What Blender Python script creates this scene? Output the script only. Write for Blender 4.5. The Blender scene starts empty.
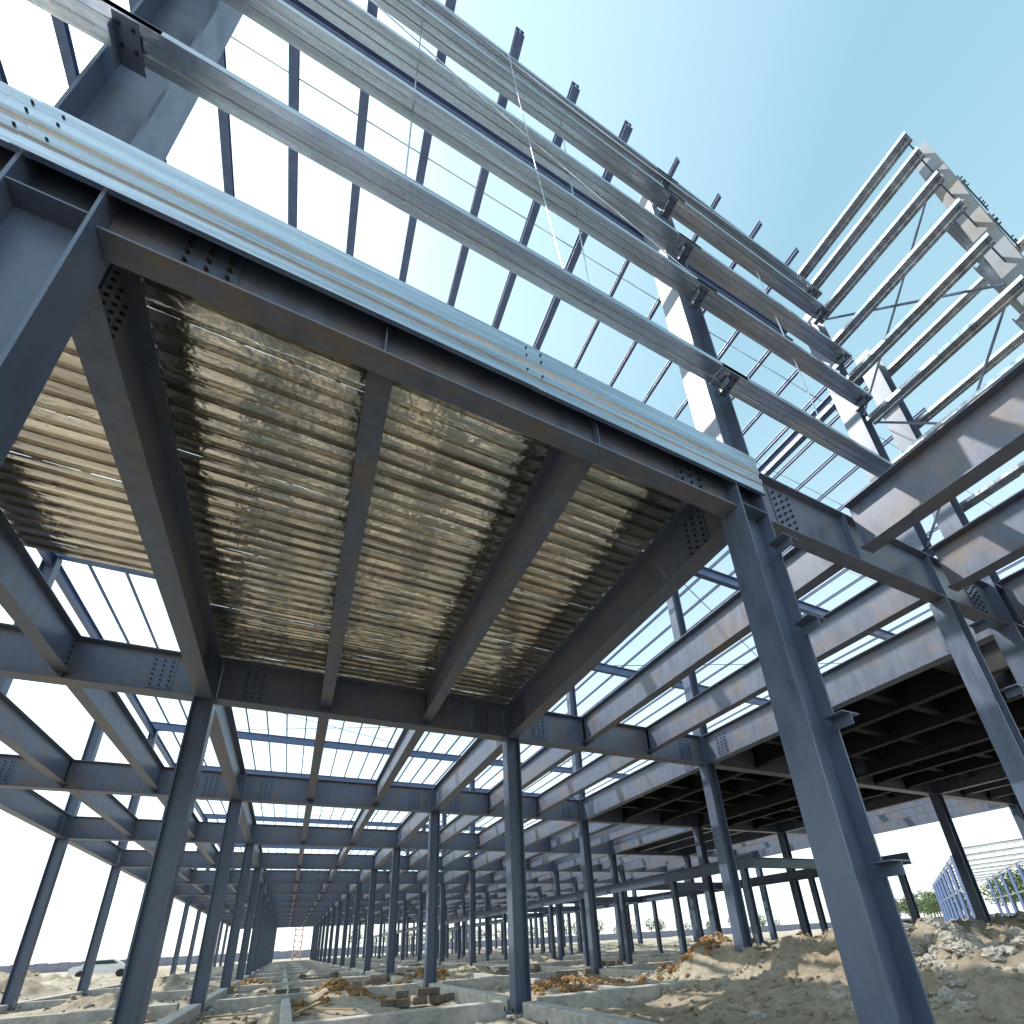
import bpy, bmesh, math, random
from mathutils import Vector, Matrix, noise
random.seed(7)
sc=bpy.context.scene
CH=1.5
# ---------------------------------------------------------------- materials
def new_mat(name):
    m=bpy.data.materials.new(name); m.use_nodes=True
    nt=m.node_tree; b=nt.nodes['Principled BSDF']
    return m,nt,b
def N(nt,t,**kw):
    n=nt.nodes.new(t)
    for k,v in kw.items(): setattr(n,k,v)
    return n
def coord(nt,scale=(1,1,1)):
    tc=N(nt,'ShaderNodeTexCoord'); mp=N(nt,'ShaderNodeMapping'); mp.inputs['Scale'].default_value=scale
    nt.links.new(tc.outputs['Object'],mp.inputs['Vector']); return mp.outputs['Vector']
def noise_n(nt,vec,scale,detail=6,rough=.6):
    n=N(nt,'ShaderNodeTexNoise'); n.inputs['Scale'].default_value=scale; n.inputs['Detail'].default_value=detail
    n.inputs['Roughness'].default_value=rough; nt.links.new(vec,n.inputs['Vector']); return n.outputs['Fac']
def ramp(nt,fac,stops):
    r=N(nt,'ShaderNodeValToRGB'); e=r.color_ramp.elements
    while len(e)<len(stops): e.new(.5)
    for i,(p,c) in enumerate(stops):
        e[i].position=p; e[i].color=(c if len(c)==4 else (*c,1))
    nt.links.new(fac,r.inputs['Fac']); return r.outputs['Color']
def mixc(nt,fac,a,b,mode='MIX'):
    m=N(nt,'ShaderNodeMix',data_type='RGBA',blend_type=mode)
    for s,v in ((m.inputs['Factor'],fac),(m.inputs[6],a),(m.inputs[7],b)):
        if isinstance(v,bpy.types.NodeSocket): nt.links.new(v,s)
        elif isinstance(v,(int,float)): s.default_value=v
        else: s.default_value=(*v,1)
    return m.outputs[2]
def bump(nt,b,h,strength=.3,dist=.02):
    n=N(nt,'ShaderNodeBump'); n.inputs['Strength'].default_value=strength; n.inputs['Distance'].default_value=dist
    nt.links.new(h,n.inputs['Height']); nt.links.new(n.outputs['Normal'],b.inputs['Normal'])
def paint(name,base,dirt,amt=.62,rough=.4,dmax=1.0):
    m,nt,b=new_mat(name); v=coord(nt)
    n1=noise_n(nt,v,1.3,8,.7); n2=noise_n(nt,coord(nt,(1,1,.25)),6,6,.7)
    c0=ramp(nt,n2,[(.3,[x*.78 for x in base]),(.7,[x*1.22 for x in base])])
    f=ramp(nt,n1,[(amt-.08,(0,0,0)),(amt+.12,(dmax,)*3)])
    c1=mixc(nt,f,c0,dirt)
    n3=noise_n(nt,v,11,5,.7); f3=ramp(nt,n3,[(.66,(0,0,0)),(.70,(.6,.6,.6))])
    nt.links.new(mixc(nt,f3,c1,[x*1.25 for x in dirt]),b.inputs['Base Color'])
    r=ramp(nt,n2,[(.2,(rough-.12,)*3),(.8,(rough+.2,)*3)])
    nt.links.new(r,b.inputs['Roughness'])
    b.inputs['Metallic'].default_value=.1
    bump(nt,b,noise_n(nt,v,30,3),.1,.01)
    return m
M_steel=paint('blue_grey_painted_steel',(.085,.112,.175),(.17,.15,.135),.66,.34,.6)
M_steel2=paint('dusty_painted_steel',(.105,.128,.19),(.18,.13,.09),.56,.38,.75)
M_purl=paint('blue_purlin_paint',(.10,.145,.28),(.2,.2,.2),.72,.35,.5)
M_dark=paint('dark_bolt_and_shade_steel',(.010,.010,.013),(.025,.02,.018),.6,.6)  # dark bolts; on right-bay deck and joists the black is painted-in shade
M_white=paint('pale_steel',(.40,.42,.46),(.32,.26,.20),.55,.5)
M_wing=paint('weathered_grey_steel',(.17,.19,.23),(.17,.14,.11),.56,.5,.7)
def galv(name,base,r0,r1,streak,bs,bscale=(1.2,2,2),lo=.6):
    m,nt,b=new_mat(name); v=coord(nt)
    vo=N(nt,'ShaderNodeTexVoronoi'); vo.inputs['Scale'].default_value=45; nt.links.new(v,vo.inputs['Vector'])
    st=noise_n(nt,coord(nt,streak),1,6,.65)
    c=ramp(nt,st,[(.3,[x*lo for x in base]),(.6,base),(.8,[min(1,x*1.2) for x in base])])
    cc=mixc(nt,.15,c,vo.outputs['Color'],'SOFT_LIGHT')
    nt.links.new(cc,b.inputs['Base Color']); b.inputs['Metallic'].default_value=.95
    nt.links.new(ramp(nt,st,[(.3,(r1,)*3),(.7,(r0,)*3)]),b.inputs['Roughness'])
    bump(nt,b,noise_n(nt,coord(nt,bscale),1.6,3),bs,.05)
    return m
M_galv=galv('galvanised_steel',(.55,.59,.66),.16,.38,(.3,9,9),.2,(1.0,2,2),.45)
M_deck=galv('galvanised_deck_sheet',(.88,.84,.77),.07,.20,(.35,5,5),.3,(1.6,2.5,2.5),.42)
def soil(name,a,b_,c,sc_=1.0,bs=.9):
    m,nt,b=new_mat(name); v=coord(nt)
    n1=noise_n(nt,v,.35*sc_,8,.65); n2=noise_n(nt,v,5*sc_,10,.75)
    c1=ramp(nt,n1,[(.35,a),(.55,b_),(.72,c)])
    c2=ramp(nt,n2,[(.3,(.55,.55,.55)),(.7,(1.25,1.25,1.25))])
    nt.links.new(mixc(nt,1.0,c1,c2,'MULTIPLY'),b.inputs['Base Color'])
    b.inputs['Roughness'].default_value=.95
    n3=noise_n(nt,v,9,10,.8); bump(nt,b,n3,bs,.08)
    return m
M_ground=soil('sandy_soil',(.36,.29,.21),(.45,.39,.31),(.53,.47,.39))
M_orange=soil('fresh_clay_soil',(.32,.18,.075),(.44,.27,.13),(.42,.32,.21),2)
M_clod=soil('dry_clods',(.14,.12,.10),(.28,.24,.20),(.40,.35,.30),2)
M_pale=soil('pale_lime_soil',(.52,.49,.44),(.60,.57,.52),(.44,.40,.35),2)
M_conc=soil('raw_concrete',(.36,.36,.34),(.47,.46,.44),(.40,.39,.37),.8,.2)
def flat(name,c,r=.5,met=0):
    m,nt,b=new_mat(name); n=noise_n(nt,coord(nt),4,4)
    nt.links.new(ramp(nt,n,[(.3,[x*.85 for x in c]),(.7,[min(1,x*1.1) for x in c])]),b.inputs['Base Color'])
    b.inputs['Roughness'].default_value=r; b.inputs['Metallic'].default_value=met; return m
M_carp=flat('car_paint_white',(.8,.8,.8),.25); M_glass=flat('dark_glass',(.03,.035,.04),.08)
M_tyre=flat('tyre_rubber',(.03,.03,.03),.8); M_red=flat('crane_faded_orange_paint',(.5,.26,.17),.5)
M_leaf=flat('foliage',(.07,.11,.035),.7); M_bark=flat('bark',(.12,.09,.06),.9)
M_fence=flat('site_fence_sheet',(.20,.21,.28),.6)
M_wood=flat('weathered_formwork_timber',(.34,.25,.15),.8)
# ---------------------------------------------------------------- mesh builder
class MB:
    def __init__(s): s.v=[]; s.f=[]
    def add(s,vs,fs):
        o=len(s.v); s.v+= [tuple(x) for x in vs]; s.f+=[tuple(i+o for i in f) for f in fs]
    def obj(s,name,mat,parent=None,smooth=False):
        me=bpy.data.meshes.new(name); me.from_pydata(s.v,[],s.f); me.update()
        bm=bmesh.new(); bm.from_mesh(me); bmesh.ops.recalc_face_normals(bm,faces=bm.faces); bm.to_mesh(me); bm.free()
        if smooth: me.polygons.foreach_set('use_smooth',[True]*len(me.polygons))
        o=bpy.data.objects.new(name,me); sc.collection.objects.link(o)
        me.materials.append(mat)
        if parent: o.parent=parent
        return o
    def box(s,a,b):
        x0,y0,z0=a; x1,y1,z1=b
        s.add([(x0,y0,z0),(x1,y0,z0),(x1,y1,z0),(x0,y1,z0),(x0,y0,z1),(x1,y0,z1),(x1,y1,z1),(x0,y1,z1)],
          [(0,3,2,1),(4,5,6,7),(0,1,5,4),(1,2,6,5),(2,3,7,6),(3,0,4,7)])
    def prism(s,prof,p0,p1,up,caps=True):
        p0=Vector(p0);p1=Vector(p1); d=(p1-p0).normalized(); up=Vector(up); side=d.cross(up).normalized(); up=side.cross(d)
        n=len(prof); vs=[p0+side*a+up*b for a,b in prof]+[p1+side*a+up*b for a,b in prof]
        fs=[(i,(i+1)%n,n+(i+1)%n,n+i) for i in range(n)]
        if caps: fs+=[tuple(range(n)),tuple(range(2*n-1,n-1,-1))]
        s.add(vs,fs)
    def ibeam(s,p0,p1,depth,width,tw=.014,tf=.022,up=(0,0,1)):
        h=depth/2;w=width/2;t=tw/2
        s.prism([(-w,-h),(w,-h),(w,-h+tf),(t,-h+tf),(t,h-tf),(w,h-tf),(w,h),(-w,h),(-w,h-tf),(-t,h-tf),(-t,-h+tf),(-w,-h+tf)],p0,p1,up)
    def rod(s,p0,p1,r,n=6):
        p0=Vector(p0);p1=Vector(p1);d=(p1-p0).normalized()
        up=Vector((0,0,1)) if abs(d.z)<.9 else Vector((0,1,0))
        s.prism([(r*math.cos(2*math.pi*i/n),r*math.sin(2*math.pi*i/n)) for i in range(n)],p0,p1,up)
    def sheet(s,prof,x0,x1,axis='x'):
        n=len(prof)
        if axis=='x': vs=[(x0,a,b) for a,b in prof]+[(x1,a,b) for a,b in prof]
        else: vs=[(a,x0,b) for a,b in prof]+[(a,x1,b) for a,b in prof]
        s.add(vs,[(i,i+1,n+i+1,n+i) for i in range(n-1)])
def empty(name):
    e=bpy.data.objects.new(name,None); sc.collection.objects.link(e); return e
# ---------------------------------------------------------------- layout
XC=[-9.17,-2.17,4.82,11.82,18.82,25.2,32.2]
NR=15
YR=[3.0+8.0*i for i in range(NR)]
ZB=5.02+CH; ZT=ZB+.97
ZR=13.5+CH
bld=empty('steel_frame_building')
cols=MB(); beams=MB(); secs=MB(); plates=MB(); bolts=MB(); purl=MB(); raft=MB(); ped=MB(); dark=MB(); rods=MB()
def bolt(p,n,r=.017,l=.03):
    p=Vector(p); bolts.rod(p,p+Vector(n)*l,r,6)
def is_dark(i,j): return i in(3,4) and j in(0,1)  # bays whose beams get the under-floor shade as a near-black colour
for j,y in enumerate(YR):
    for i,x in enumerate(XC):
        if j==0 and i>4: continue
        tall = (j==0 and i<4) or i==0 or i in(3,6)
        top = ZR-.01 if tall else ZT
        d,w = (.50,.34) if j==0 else (.38,.32)
        cols.ibeam((x,y,.12),(x,y,top),d,w,.016,.024,up=(1,0,0))
        plates.box((x-.34,y-.3,.09),(x+.34,y+.3,.122)); ped.box((x-.45,y-.42,-.6),(x+.45,y+.42,.09))
        for sx in(-1,1):
            for sy in(-1,1): bolts.rod((x+sx*.29,y+sy*.24,.1),(x+sx*.29,y+sy*.24,.2),.018)
        if j<5:
            for z in (ZB+.011,ZT-.03):
                plates.box((x-d/2+.026,y-w/2+.004,z-.008),(x+d/2-.026,y+w/2-.004,z+.008))
def xbeam(mb,x0,x1,y,zb,zt,w=.34): mb.ibeam((x0,y,(zb+zt)/2),(x1,y,(zb+zt)/2),zt-zb,w)
def ybeam(mb,x,y0,y1,zb,zt,w=.3): mb.ibeam((x,y0,(zb+zt)/2),(x,y1,(zb+zt)/2),zt-zb,w)
for j,y in enumerate(YR):
    dd=.25 if j==0 else .19
    for i in range(len(XC)-1):
        xbeam(beams,XC[i]+dd+.004,XC[i+1]-dd-.004,y,ZB,ZT,.21 if j==0 else .32)
        if j<3:
            for s,xx in((1,XC[i]+dd),(-1,XC[i+1]-dd)):
                x_=xx+s*.65
                for sy in(-1,1):
                    plates.box((x_-.22,y-.02,ZB+.12) if sy<0 else (x_-.22,y+.009,ZB+.12),(x_+.22,y-.009 if sy<0 else y+.02,ZT-.12))
                    for a in range(3):
                        for b in range(6): bolt((x_-.15+a*.15,y+sy*.02,ZB+.2+b*.115),(0,sy,0))
for j in range(NR-1):
    y0,y1=YR[j],YR[j+1]
    for i,x in enumerate(XC):
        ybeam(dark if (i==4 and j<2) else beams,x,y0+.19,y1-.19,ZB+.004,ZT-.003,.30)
        if j<3:
            for s,yy in((1,y0+.19),(-1,y1-.19)):
                plates.box((x-.17,min(yy,yy-s*.02),ZB-.02),(x+.17,max(yy,yy-s*.02),ZT+.0))
                y_=yy+s*.6
                for sx in(-1,1):
                    plates.box((x+(.009 if sx>0 else -.021),y_-.2,ZB+.12),(x+(.021 if sx>0 else -.009),y_+.2,ZT-.12))
                    for a in range(3):
                        for b in range(6): bolt((x+sx*.021,y_-.14+a*.14,ZB+.2+b*.115),(sx,0,0))
        if i<len(XC)-1:
            bw=XC[i+1]-x
            for k in(1,2):
                xs=x+bw*k/3
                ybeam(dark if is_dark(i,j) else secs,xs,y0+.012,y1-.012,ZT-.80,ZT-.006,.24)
                if j<3:
                    for yy in(y0,y1):
                        for s in(-1,1):
                            for b in range(4): bolt((xs+s*.01,yy+(.1 if yy==y0 else -.1),ZT-.62+b*.13),(s,0,0))
for i in range(len(XC)-1):
    bw=XC[i+1]-XC[i]
    for j in(0,1,2):
        for k in (1,2):
            xs=XC[i]+bw*k/3
            plates.box((xs-.007,YR[j]-.10,ZB+.023),(xs+.007,YR[j]-.008,ZT-.023))
for x in (7.15,9.5,11.82):
    ybeam(secs,x,-8,3.0-.2,ZB+.1,ZT-.003,.30)
cols.ibeam((9.5,3.0,.1),(9.5,3.0,ZB-.02),.3,.26,.014,.02,up=(1,0,0))
cols.ibeam((9.5,3.0,ZT+.01),(9.5,3.0,ZR-.2),.4,.3,.014,.02,up=(1,0,0))
xbeam(beams,7.0,14,-5,ZB+.1,ZT,.3)
xbeam(beams,-16.2,XC[0]-.25,3.0,ZB,ZT,.21)
# ---- galvanised deck
deck=MB()
def decking(x0,x1,y0,y1,z):
    y=y0; p=.205
    while y<y1-.01:
        n=4; dz=random.uniform(0,.008); prof=[]
        for q in range(n):
            b=y+q*p; t1=random.uniform(-.004,.004)
            prof+=[(b,z+dz),(b+.055,z+dz+.004+t1),(b+.11,z+dz),(b+.122,z+dz+.07),(b+.155,z+dz+.074),(b+.193,z+dz+.07)]
        prof.append((y+n*p+.001,z+dz))
        prof=[(min(a,y1),b) for a,b in prof]
        xs0=x0+random.uniform(-.01,.01); xs1=x1+random.uniform(-.01,.01); ns=8; rows=[]
        ph=random.uniform(0,6)
        for t in range(ns+1):
            u=t/ns; sag=-.010*math.sin(math.pi*u)+.003*math.sin(ph+u*11)
            rows.append([(xs0+(xs1-xs0)*u,a,b+(sag if 0<t<ns else 0)+random.uniform(-.001,.001)) for a,b in prof])
        m=len(prof)
        deck.add([v for r in rows for v in r],[(t*m+i,t*m+i+1,(t+1)*m+i+1,(t+1)*m+i) for t in range(ns) for i in range(m-1)])
        y+=n*p
for i in (0,1):
    bw=XC[i+1]-XC[i]
    for k in range(3):
        xa=XC[i]+bw*k/3; xb=XC[i]+bw*(k+1)/3
        decking(xa+.03,xb-.03,3.16,(8.35 if i==0 else 10.9),ZT+.015)
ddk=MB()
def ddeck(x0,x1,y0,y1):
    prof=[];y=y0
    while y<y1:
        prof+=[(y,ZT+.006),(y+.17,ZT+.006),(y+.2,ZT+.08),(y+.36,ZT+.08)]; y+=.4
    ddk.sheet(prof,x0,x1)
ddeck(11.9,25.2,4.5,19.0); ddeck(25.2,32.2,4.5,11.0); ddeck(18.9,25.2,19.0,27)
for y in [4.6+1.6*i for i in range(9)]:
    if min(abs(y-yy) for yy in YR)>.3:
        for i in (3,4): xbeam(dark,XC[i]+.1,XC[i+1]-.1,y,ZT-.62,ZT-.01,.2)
# ---- roof
for j,y in enumerate(YR):
    if j==0: xbeam(raft,-12,9.4,3.5,ZR-.35,ZR+.1,.2)
    else: xbeam(raft,XC[0]-.3,32.4,y,ZR,ZR+.5,.2)
x=-12.0+.02
while x<33:
    w=.15 if x<4 else .08; hgt=.2 if x<4 else .11
    y0=2.4 if x<9.0 else 3.3
    y0+=random.uniform(-.06,.06)
    if x<5:
        purl.ibeam((x,y0,ZR+.62),(x,19.2,ZR+.62),hgt,w,.02,.012); purl.ibeam((x,19.25,ZR+.58),(x,YR[-1]+.3,ZR+.58),.1,.07,.02,.01)
    else: purl.ibeam((x,y0,ZR+.57),(x,YR[-1]+.3,ZR+.57),hgt,w,.02,.012)
    x+=1.14
for i,x in enumerate(XC):
    if i in(0,3,6): ybeam(raft,x,3.2,YR[-1],ZR-.45,ZR-.03,.2)
for j in (1,3,6,9,12):
    for a,b in ((0,3),(3,6)):
        raft.rod((XC[a],YR[j],ZR-.1),(XC[b],YR[j+1],ZR-.1),.02,5); raft.rod((XC[b],YR[j],ZR-.1),(XC[a],YR[j+1],ZR-.1),.02,5)
y=4.4
while y<11:
    rods.rod((-12,y,ZR+.6),(33,y,ZR+.6),.01,5); y+=2.2
# ---- girts
girt=MB()
C=[(-.105,.085),(-.125,.085),(-.125,0),(-.05,0),(-.035,.022),(.035,.022),(.05,0),(.125,0),(.125,.085),(.105,.085)]
YG=2.64
for z,xe in ((7.3,9.25),(9.55,9.2),(10.9,9.2),(12.55,9.3),(13.3,9.3)):
    zz=z+CH; xs=[-14,-2.17,4.82,xe]
    for a in range(3):
        o=.004*(a%2)
        girt.sheet([(YG+p,zz+q+o) for p,q in C],xs[a]-(.25 if a else 0),xs[a+1]+(.25 if a<2 else 0))
    for xx in (-2.17,4.82,9.1):
        plates.box((xx-.09,YG-.11,zz-.012),(xx+.09,YG+.19,zz-.004)); plates.box((xx-.1,YG-.06,zz-.13),(xx-.09,YG+.19,zz-.004))
        for a in(-.05,.05):
            for b in(-.06,.06): bolt((xx+a,YG+b,zz-.012),(0,0,-1),.014,.02)
for xx in (.16,2.49,7.0,-4.5): rods.rod((xx,YG,7.3+CH),(xx,YG,13.3+CH),.009,6)
for (xa,za,xb,zb) in ((-4,13.2,4.6,9.5),(1.5,13.3,2.0,7.3),(-1,13.3,7.5,13.2)):
    pts=[]
    for t in range(17):
        u=t/16; pts.append(Vector((xa+(xb-xa)*u,YG-.15,za+(zb-za)*u-.35*math.sin(math.pi*u)+CH)))
    for a,b in zip(pts,pts[1:]): rods.rod(a,b,.008,5)
# floor edge channel
E=[(2.84,5.36),(2.80,5.36),(2.80,5.39),(2.815,5.40),(2.815,5.54),(2.80,5.55),(2.80,5.64),(2.822,5.66),(2.822,5.73),(2.80,5.75),(2.80,6.06),(2.96,6.06),(2.96,6.03)]
for a,b,o in((-14,-2.35,0),(-2.45,1.7,.004),(1.65,5.1,0)):
    girt.sheet([(p-o,q+CH+o) for p,q in E],a,b)
for xx in(-2.4,1.67):
    for zz in (5.6,5.85,5.98):
        for s in(-.09,.09): bolt((xx+s,2.798,zz+CH),(0,-1,0),.011,.012)
# side wall rails
RZ=(14.45,13.75,12.75,11.7,10.5,9.2,7.9)
for z in RZ:
    zz=z+CH
    girt.sheet([(9.33+p,zz+q) for p,q in C],.3,2.75,'y')
    plates.box((9.3,.35,zz-.15),(9.78,.37,zz-.005))
wing=MB()
wing.ibeam((10.0,.35,.1),(10.0,.35,16.1),.44,.30,.016,.024,up=(1,0,0))
wing.ibeam((10.7,.35,.1),(10.7,.35,15.8),.40,.28,.016,.024,up=(1,0,0))
wc=MB()
z=7.2
while z<14.4:
    wc.ibeam((10.23,.35,z+CH),(10.49,.35,z+CH),.22,.2)
    wc.box((9.86,.17,z+CH-.12),(10.84,.19,z+CH+.12))
    for xx in (9.93,10.07,10.62,10.78):
        for dz in(-.06,.06): bolt((xx,.17,z+CH+dz),(0,-1,0),.016,.03)
    z+=1.45
for z in (12.9,10.9,9.0,8.2):
    girt.sheet([(12.2+p,z+CH+q) for p,q in C],-.3,3.2,'y')
for z in (13.6,12.0,10.2,8.6):
    girt.sheet([(.62+p,z+CH+q) for p,q in C],10.9,16)
# diagonal braces between wing columns and the front wall
for (z0,z1) in ((6.2,9.6),(9.6,6.2),(9.8,13.2),(13.2,9.8)):
    wc.rod((9.62,.5,z0+CH),(9.62,2.9,z1+CH),.022,6)
for x in (4.82,9.5):
    for z in (1.4,2.9,4.1,5.3):
        plates.box((x+.02,2.62,z+.6),(x+.3,2.83,z+.615)); plates.box((x+.15,2.62,z+.48),(x+.165,2.83,z+.6))
mez=MB()
for x,y0 in((15.3,13.0),(22.5,11.5)):
    ybeam(mez,x,y0,YR[-1],3.6,4.05,.25)
    y=y0+.5
    while y<YR[-1]:
        mez.ibeam((x,y,0),(x,y,3.6),.24,.2,.012,.016,up=(1,0,0)); y+=4
for y in (13.3,21,29,37,45): xbeam(mez,15.45,22.4,y,3.62,4.0,.2)
cols.obj('columns',M_steel,bld); beams.obj('floor_beams',M_steel2,bld); secs.obj('secondary_beams',M_steel2,bld)
plates.obj('connection_plates',M_steel,bld); bolts.obj('bolts',M_dark,bld); purl.obj('roof_purlins',M_purl,bld)
raft.obj('roof_rafters',M_purl,bld); ped.obj('column_pedestals',M_conc,bld); dark.obj('dark_floor_joists',M_dark,bld)
ddk.obj('unlit_floor_deck',M_dark,bld); mez.obj('mezzanine_frame',M_steel,bld); wing.obj('wing_columns',M_wing,bld); wc.obj('wing_battens',M_steel,bld)  # floor deck's unlit underside is put into its black colour
rods.obj('sag_rods',M_galv,bld)
g=girt.obj('wall_girts',M_galv,bld); s=g.modifiers.new('t','SOLIDIFY'); s.thickness=.005
deck.obj('corrugated_deck',M_deck,bld)
# ---------------------------------------------------------------- ground
def axis(lo,hi,step,far,gr):
    a=[];x=lo
    while x<=hi: a.append(x); x+=step
    s=step;x=a[-1]
    while x<far: s*=gr; x+=s; a.append(x)
    s=step;x=lo;b=[]
    while x>-far: s*=gr*1.02; x-=s; b.append(x)
    return b[::-1]+a
def sm(a,b,x):
    t=max(0,min(1,(x-a)/(b-a))); return t*t*(3-2*t)
def fbm(x,y,s,o=5,seed=0): return noise.fractal(Vector((x*s+seed,y*s-seed*.7,seed*.3)),.9,2.1,o)
PILES=[(6.6,13.0,.9,.45),(17.4,17.2,1.3,.6),(1.7,17.9,.9,.4),(8.5,14.4,1.3,.3),(14.5,14.6,1.5,.35),(5.5,22,1.2,.5),(9,26,1.5,.5),(-5.5,24,1.5,.5),(-5,33,1.6,.7),(22,20,1.8,.7),(-1,28,1.3,.3),(14,30,1.6,.6),(2,36,1.4,.5),(-12.5,30,1.6,.8),(-13,38,2,.9),(-15,26,1.6,.5),(-16,48,3,1.1),(11.5,12.6,1.2,.5)]
def gh(x,y):
    d=math.hypot(x,y)
    far=1-sm(90,260,d)
    h=fbm(x,y,.35,5,3)*.16
    r=sm(6.6,12.0,x-.12*(y-4))*(1-sm(10,17,y-.25*(x-12)))*(1-sm(32,45,x))
    h+=r*(1.10+.55*fbm(x,y,.3,6,9)+.34*fbm(x,y,1.0,6,4)+.35*abs(fbm(x,y,2.0,6,14))-.12)
    l=sm(10,14,-x)
    h+=l*(.25+.45*fbm(x,y,.22,6,5)+.2*abs(fbm(x,y,.9,5,12)))
    r2=sm(22,30,x)*(1-r); h+=r2*(.5+.5*fbm(x,y,.18,6,1))
    h+=.10*abs(fbm(x,y,1.3,5,8))
    for (px,py,pr,ph) in PILES:
        q=(x-px)**2+(y-py)**2
        if q<pr*pr*6: h+=ph*math.exp(-q/(pr*pr))*(1+.6*fbm(x,y,1.6,5,2))
    q=((x-10.2)/.75)**2+((y-5.2)/.7)**2
    if q<6: h+=.62*math.exp(-q)*(1+.9*fbm(x,y,2.0,5,6))
    return h*far-.02
X=axis(-14,27,.14,3000,1.11); Y=axis(2,28,.14,3000,1.045)
vs=[(x,y,gh(x,y)) for y in Y for x in X]; nx=len(X)
fs=[(j*nx+i,j*nx+i+1,(j+1)*nx+i+1,(j+1)*nx+i) for j in range(len(Y)-1) for i in range(nx-1)]
me=bpy.data.meshes.new('ground'); me.from_pydata(vs,[],fs); me.materials.append(M_ground)
me.polygons.foreach_set('use_smooth',[True]*len(fs))
o=bpy.data.objects.new('ground',me); sc.collection.objects.link(o)
ico=bmesh.new(); bmesh.ops.create_icosphere(ico,subdivisions=1,radius=1); IV=[v.co.copy() for v in ico.verts]; IF=[tuple(v.index for v in f.verts) for f in ico.faces]
ico.free(); ico=bmesh.new(); bmesh.ops.create_icosphere(ico,subdivisions=3,radius=1); IV2=[v.co.copy() for v in ico.verts]; IF2=[tuple(v.index for v in f.verts) for f in ico.faces]; ico.free()
def clod(mb,x,y,z,r,big=False):
    V,F=(IV2,IF2) if big else (IV,IF)
    sd=random.uniform(0,99); sx,sy,sz=[random.uniform(.7,1.3) for _ in range(3)]
    a=random.uniform(0,6.28); ca,sa=math.cos(a),math.sin(a); out=[]
    for v in V:
        k=r*(1+.55*noise.noise(v*1.3+Vector((sd,0,0)))+ (.45*noise.noise(v*3.5+Vector((0,sd,0)))+.2*noise.noise(v*8+Vector((0,sd,0))) if big else random.uniform(-.12,.12)))
        px,py,pz=v.x*k*sx,v.y*k*sy,v.z*k*sz*.75
        out.append((x+px*ca-py*sa,y+px*sa+py*ca,z+pz))
    mb.add(out,F)
rub=MB(); rub2=MB()
for _ in range(9500):
    y=3+abs(random.gauss(0,1))*26; x=random.uniform(-30,34)
    if noise.noise(Vector((x*.25,y*.25,2)))<-.05: continue
    r=random.choice([.02,.03,.05,.05,.07,.1,.13])*random.uniform(.6,1.1)
    if x>8 and y<14: r*=.5
    clod(rub if random.random()<.5 else rub2,x,y,gh(x,y)+r*.2,r)
for _ in range(3500):
    x=random.uniform(7,24); y=random.uniform(3,16)
    r=random.choice([.015,.02,.03,.04,.06,.09])*random.uniform(.6,1.2)
    clod(rub2,x,y,gh(x,y)+r*.2,r)
rub.obj('dirt_rubble',M_clod); rub2.obj('sandy_clods',M_ground)
for k,(px,py,pr,ph) in enumerate(PILES[:6]+PILES[9:11]+PILES[17:]):
    mb=MB()
    for _ in range(170):
        a=random.uniform(0,6.28); q=abs(random.gauss(0,.55))*pr; x=px+q*1.5*math.cos(a); y=py+q*math.sin(a)
        r=random.uniform(.03,.15); clod(mb,x,y,gh(x,y)+r*.1,r,r>.1)
    mb.obj('clay_soil_pile',M_orange)
mb=MB()
for _ in range(420):
    if random.random()<.7: x=random.gauss(10.2,.6); y=random.gauss(5.2,.5)
    else: x=random.gauss(10.8,2.2); y=random.gauss(6.4,2.0)
    if x<7.4: continue
    r=random.choice([.02,.03,.04,.05,.07,.1,.12]); clod(mb,x,y,gh(x,y),r,True)
mb.obj('spoil_heap',M_pale)
gb=MB()
for j,y in enumerate(YR):
    for i in range(len(XC)-1): gb.box((XC[i]+.46,y-.16,-.5),(XC[i+1]-.46,y+.16,.34+.01*random.random()))
for i,x in enumerate(XC):
    for j in range(NR-1): gb.box((x-.16,YR[j]+.43,-.5),(x+.16,YR[j+1]-.43,.32+.01*random.random()))
for x in (.2,8.3): gb.box((x-.12,11.3,-.5),(x+.12,80,.24))
og=gb.obj('concrete_foundation_beams',M_conc); bv=og.modifiers.new('b','BEVEL'); bv.width=.015
for (x,y) in ((2.6,15.2),(8.9,17.6),(1.2,21.5),(6.2,29.5),(-.6,20.2),(9.6,24),(13.6,22),(3.4,26.0),(.9,33),(7.5,37)):
    mb=MB()
    for a in range(5):
        for b in range(2):
            for c in range(2):
                if random.random()<(.8 if c==0 else .3):
                    q=random.uniform(-.09,.09); mb.box((x+a*.42+q,y+b*.22+q,.02+c*.2),(x+a*.42+.36+q,y+b*.22+.19+q,.02+c*.2+.19))
    mb.obj('concrete_block_stack',M_clod)
mb=MB()
for _ in range(70):
    x=random.uniform(-4,20); y=random.uniform(11.5,45); L_=random.uniform(.8,2.6); a=random.uniform(0,3.14); z=gh(x,y)+.09
    d=Vector((math.cos(a)*L_/2,math.sin(a)*L_/2,random.uniform(-.06,.1)))
    mb.prism([(-.06,-.02),(.06,-.02),(.06,.02),(-.06,.02)],Vector((x,y,z))-d,Vector((x,y,z))+d,(0,0,1))
mb.obj('formwork_boards',M_wood)
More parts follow.
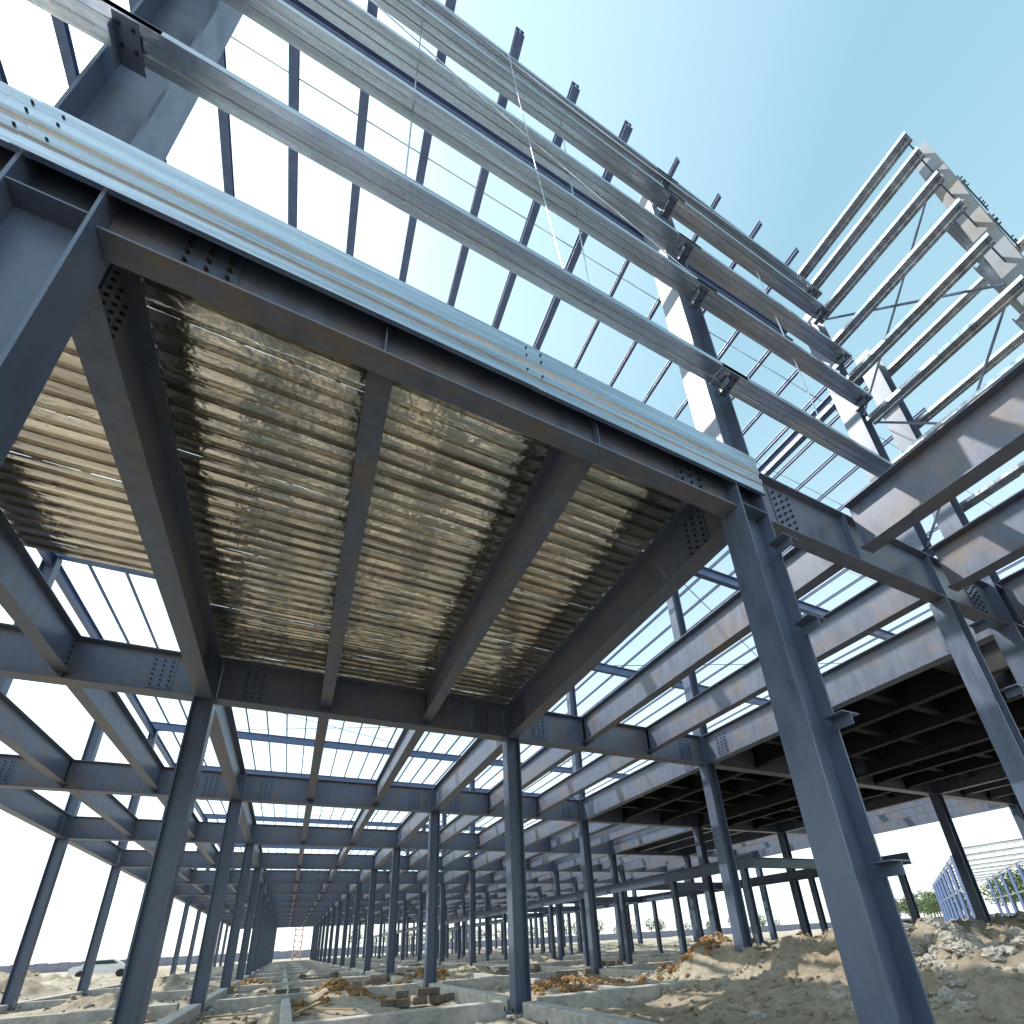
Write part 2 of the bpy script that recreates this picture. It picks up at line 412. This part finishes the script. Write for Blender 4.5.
# ---------------------------------------------------------------- car
def car(x,y,rot):
    e=empty('parked_car')
    prof=[(-2.2,.35),(-2.2,.85),(-1.95,1.0),(-1.5,1.05),(-.95,1.45),(.7,1.5),(1.35,1.02),(2.0,.9),(2.2,.7),(2.2,.35)]
    b=MB(); n=len(prof); vs=[]
    for w in(-.88,.88): vs+=[(p,w*(.82 if q>1.1 else 1),q) for p,q in prof]
    b.add(vs,[(i,(i+1)%n,n+(i+1)%n,n+i) for i in range(n)]+[tuple(range(n)),tuple(range(2*n-1,n-1,-1))])
    b.obj('body',M_carp,e)
    g=MB()
    for w in(-1,1): g.add([(-1.25,w*.87,1.10),(1.05,w*.87,1.10),(.62,w*.750,1.42),(-.87,w*.750,1.38)],[(0,1,2,3)])
    g.add([(1.33,-.66,1.08),(1.33,.66,1.08),(.80,.6,1.46),(.80,-.6,1.46)],[(0,1,2,3)])
    g.obj('windows',M_glass,e)
    w=MB()
    for px in(-1.35,1.35):
        for s in(-1,1): w.rod((px,s*.72,.33),(px,s*.92,.33),.33,18)
    w.obj('wheels',M_tyre,e)
    # stand on the highest ground under the wheels
    hz_=max(gh(x+a*1.5,y+b*.9) for a in(-1,0,1) for b in(-1,0,1))
    e.location=(x,y,hz_-.02); e.rotation_euler=(0,0,rot); e.scale=(1.1,1.1,1.1)
car(-15.9,65,.15)
# ---------------------------------------------------------------- tower crane
cr=empty('tower_crane'); mb=MB(); cx,cy=3.0,165
for k in range(14):
    z=k*1.6
    for sx in(-1,1):
        for sy in(-1,1): mb.rod((cx+sx,cy+sy,z),(cx+sx,cy+sy,z+1.6),.13,4)
    for s in(-1,1):
        mb.rod((cx-1,cy+s,z),(cx+1,cy+s,z+1.6),.07,4); mb.rod((cx-1,cy+s,z),(cx+1,cy+s,z),.07,4); mb.rod((cx+s,cy-1,z),(cx+s,cy+1,z+1.6),.07,4)
for s in(-1,1): mb.rod((cx-14,cy+s*.6,22.4),(cx+38,cy+s*.6,22.4),.12,4)
mb.rod((cx-14,cy,24),(cx+38,cy,24),.12,4)
for k in range(26): mb.rod((cx-14+2*k,cy,24),(cx-13+2*k,cy+.6,22.4),.07,4); mb.rod((cx-13+2*k,cy-.6,22.4),(cx-12+2*k,cy,24),.07,4)
mb.obj('mast_and_jib',M_red,cr)
mb=MB(); mb.box((cx+1.2,cy-1.6,20),(cx+2.8,cy-.2,22)); mb.box((cx-13,cy-.8,20.5),(cx-11,cy+.8,22.2)); mb.obj('cab_and_counterweight',M_white,cr)
# ---------------------------------------------------------------- distant frame, fence, trees
df=empty('distant_steel_frame'); mb=MB(); mw=MB()
for a in range(9):
    for b in range(2):
        x=92+a*11; y=26+b*14+a*6
        mb.ibeam((x,y,0),(x,y,11.5),.6,.5,up=(1,0,0))
        if a<8: mw.ibeam((x,y,11.1),(x+11,y+6,11.1),.6,.3); mw.ibeam((x,y,6),(x+11,y+6,6),.3,.25)
        if b<1: mw.ibeam((x,y,11.1),(x,y+14,11.1),.5,.3)
mb.obj('frame_columns',M_purl,df); mw.obj('frame_beams',M_white,df)
mb=MB()
x=-260
while x<200:
    mb.box((x,228,0),(x+2.95,228.05,2.9+.1*math.sin(x))); mb.box((x-.06,227.9,0),(x+.06,228,3.1)); x+=3
x=70
while x<400:
    mb.box((x,150,0),(x+2.95,150.05,2.4)); mb.box((x-.06,149.9,0),(x+.06,150,2.6)); x+=3
mb.obj('site_fence',M_fence)
mb=MB(); tr=MB()
def tree(x,y,h):
    tr.rod((x,y,0),(x+.2,y,h*.5),.2,6)
    for _ in range(5):
        a=random.uniform(0,6.28); tr.rod((x,y,h*.35),(x+math.cos(a)*h*.22,y+math.sin(a)*h*.2,h*.7),.08,4)
    for _ in range(420):
        u=Vector((random.gauss(0,1),random.gauss(0,1),random.gauss(0,1))).normalized()*random.uniform(.4,1)**.5
        k=1+.5*noise.noise(u*2+Vector((x,y,0)))
        c=Vector((x+u.x*h*.3*k,y+u.y*h*.3*k,h*.64+u.z*h*.34*k)); s=h*.035
        mb.add([c+Vector((random.uniform(-s,s),random.uniform(-s,s),random.uniform(-s,s))) for _ in range(4)],[(0,1,2,3)])
for k in range(60): tree(150+k*4.5+random.uniform(-2,2),40+k*4+random.uniform(-8,8),random.uniform(9,15))
for k in range(40): tree(30+k*7+random.uniform(-2,2),250+random.uniform(-8,8),random.uniform(7,12))
e=empty('distant_trees'); mb.obj('foliage',M_leaf,e); tr.obj('trunks',M_bark,e)
# ---------------------------------------------------------------- light
sd=Vector((-.54,.30,.80)).normalized()
el=math.asin(sd.z); az=math.atan2(sd.x,sd.y)
W=bpy.data.worlds.new("World"); sc.world=W; W.use_nodes=True; nt=W.node_tree
bg=nt.nodes['Background']; sky=N(nt,'ShaderNodeTexSky',sky_type='NISHITA'); sky.sun_disc=False; sky.sun_elevation=el; sky.sun_rotation=az%(2*math.pi)
sky.air_density=1.0; sky.dust_density=1.5; sky.ozone_density=1.0
tc=N(nt,'ShaderNodeTexCoord'); sp=N(nt,'ShaderNodeSeparateXYZ'); nt.links.new(tc.outputs['Generated'],sp.inputs[0])
hz=ramp(nt,sp.outputs['Z'],[(0,(.95,.95,.95)),(.3,(.76,.82,.86)),(.65,(.36,.51,.56)),(1,(.18,.34,.41))])
dt=N(nt,'ShaderNodeVectorMath',operation='DOT_PRODUCT'); nt.links.new(tc.outputs['Generated'],dt.inputs[0]); dt.inputs[1].default_value=sd
gl=ramp(nt,dt.outputs['Value'],[(.45,(0,0,0)),(.8,(.32,.30,.28)),(1,(1,1,.95))])
hg=mixc(nt,1.0,hz,gl,'ADD')
hv=mixc(nt,1.0,hg,(10,10.2,10.1),'MULTIPLY')
sb=mixc(nt,1.0,sky.outputs[0],(.8,1.05,.95),'MULTIPLY')
mx=mixc(nt,1.0,hv,sb,'ADD')
nt.links.new(mx,bg.inputs['Color']); bg.inputs['Strength'].default_value=.12
L=bpy.data.lights.new('sun','SUN'); L.energy=5; L.angle=math.radians(.5); L.color=(1,.94,.85)
lo=bpy.data.objects.new('sun',L); sc.collection.objects.link(lo); lo.rotation_euler=sd.to_track_quat('Z','Y').to_euler()
# ---------------------------------------------------------------- camera
cam=bpy.data.cameras.new('camera'); co=bpy.data.objects.new('camera',cam); sc.collection.objects.link(co); sc.camera=co
F=Vector((.408,.827,.388)).normalized(); R=Vector((.905,-.422,-.0507)); R=(R-F*R.dot(F)).normalized(); U=R.cross(F)
co.matrix_world=Matrix(((R.x,U.x,-F.x,0),(R.y,U.y,-F.y,0),(R.z,U.z,-F.z,CH),(0,0,0,1)))
cam.sensor_width=36; cam.lens=482/1024*36; cam.shift_x=-(531-512)/1024; cam.shift_y=(738-512)/1024; cam.clip_start=.05; cam.clip_end=6000
sc.view_settings.view_transform='Standard'; sc.view_settings.look='None'; sc.view_settings.exposure=0
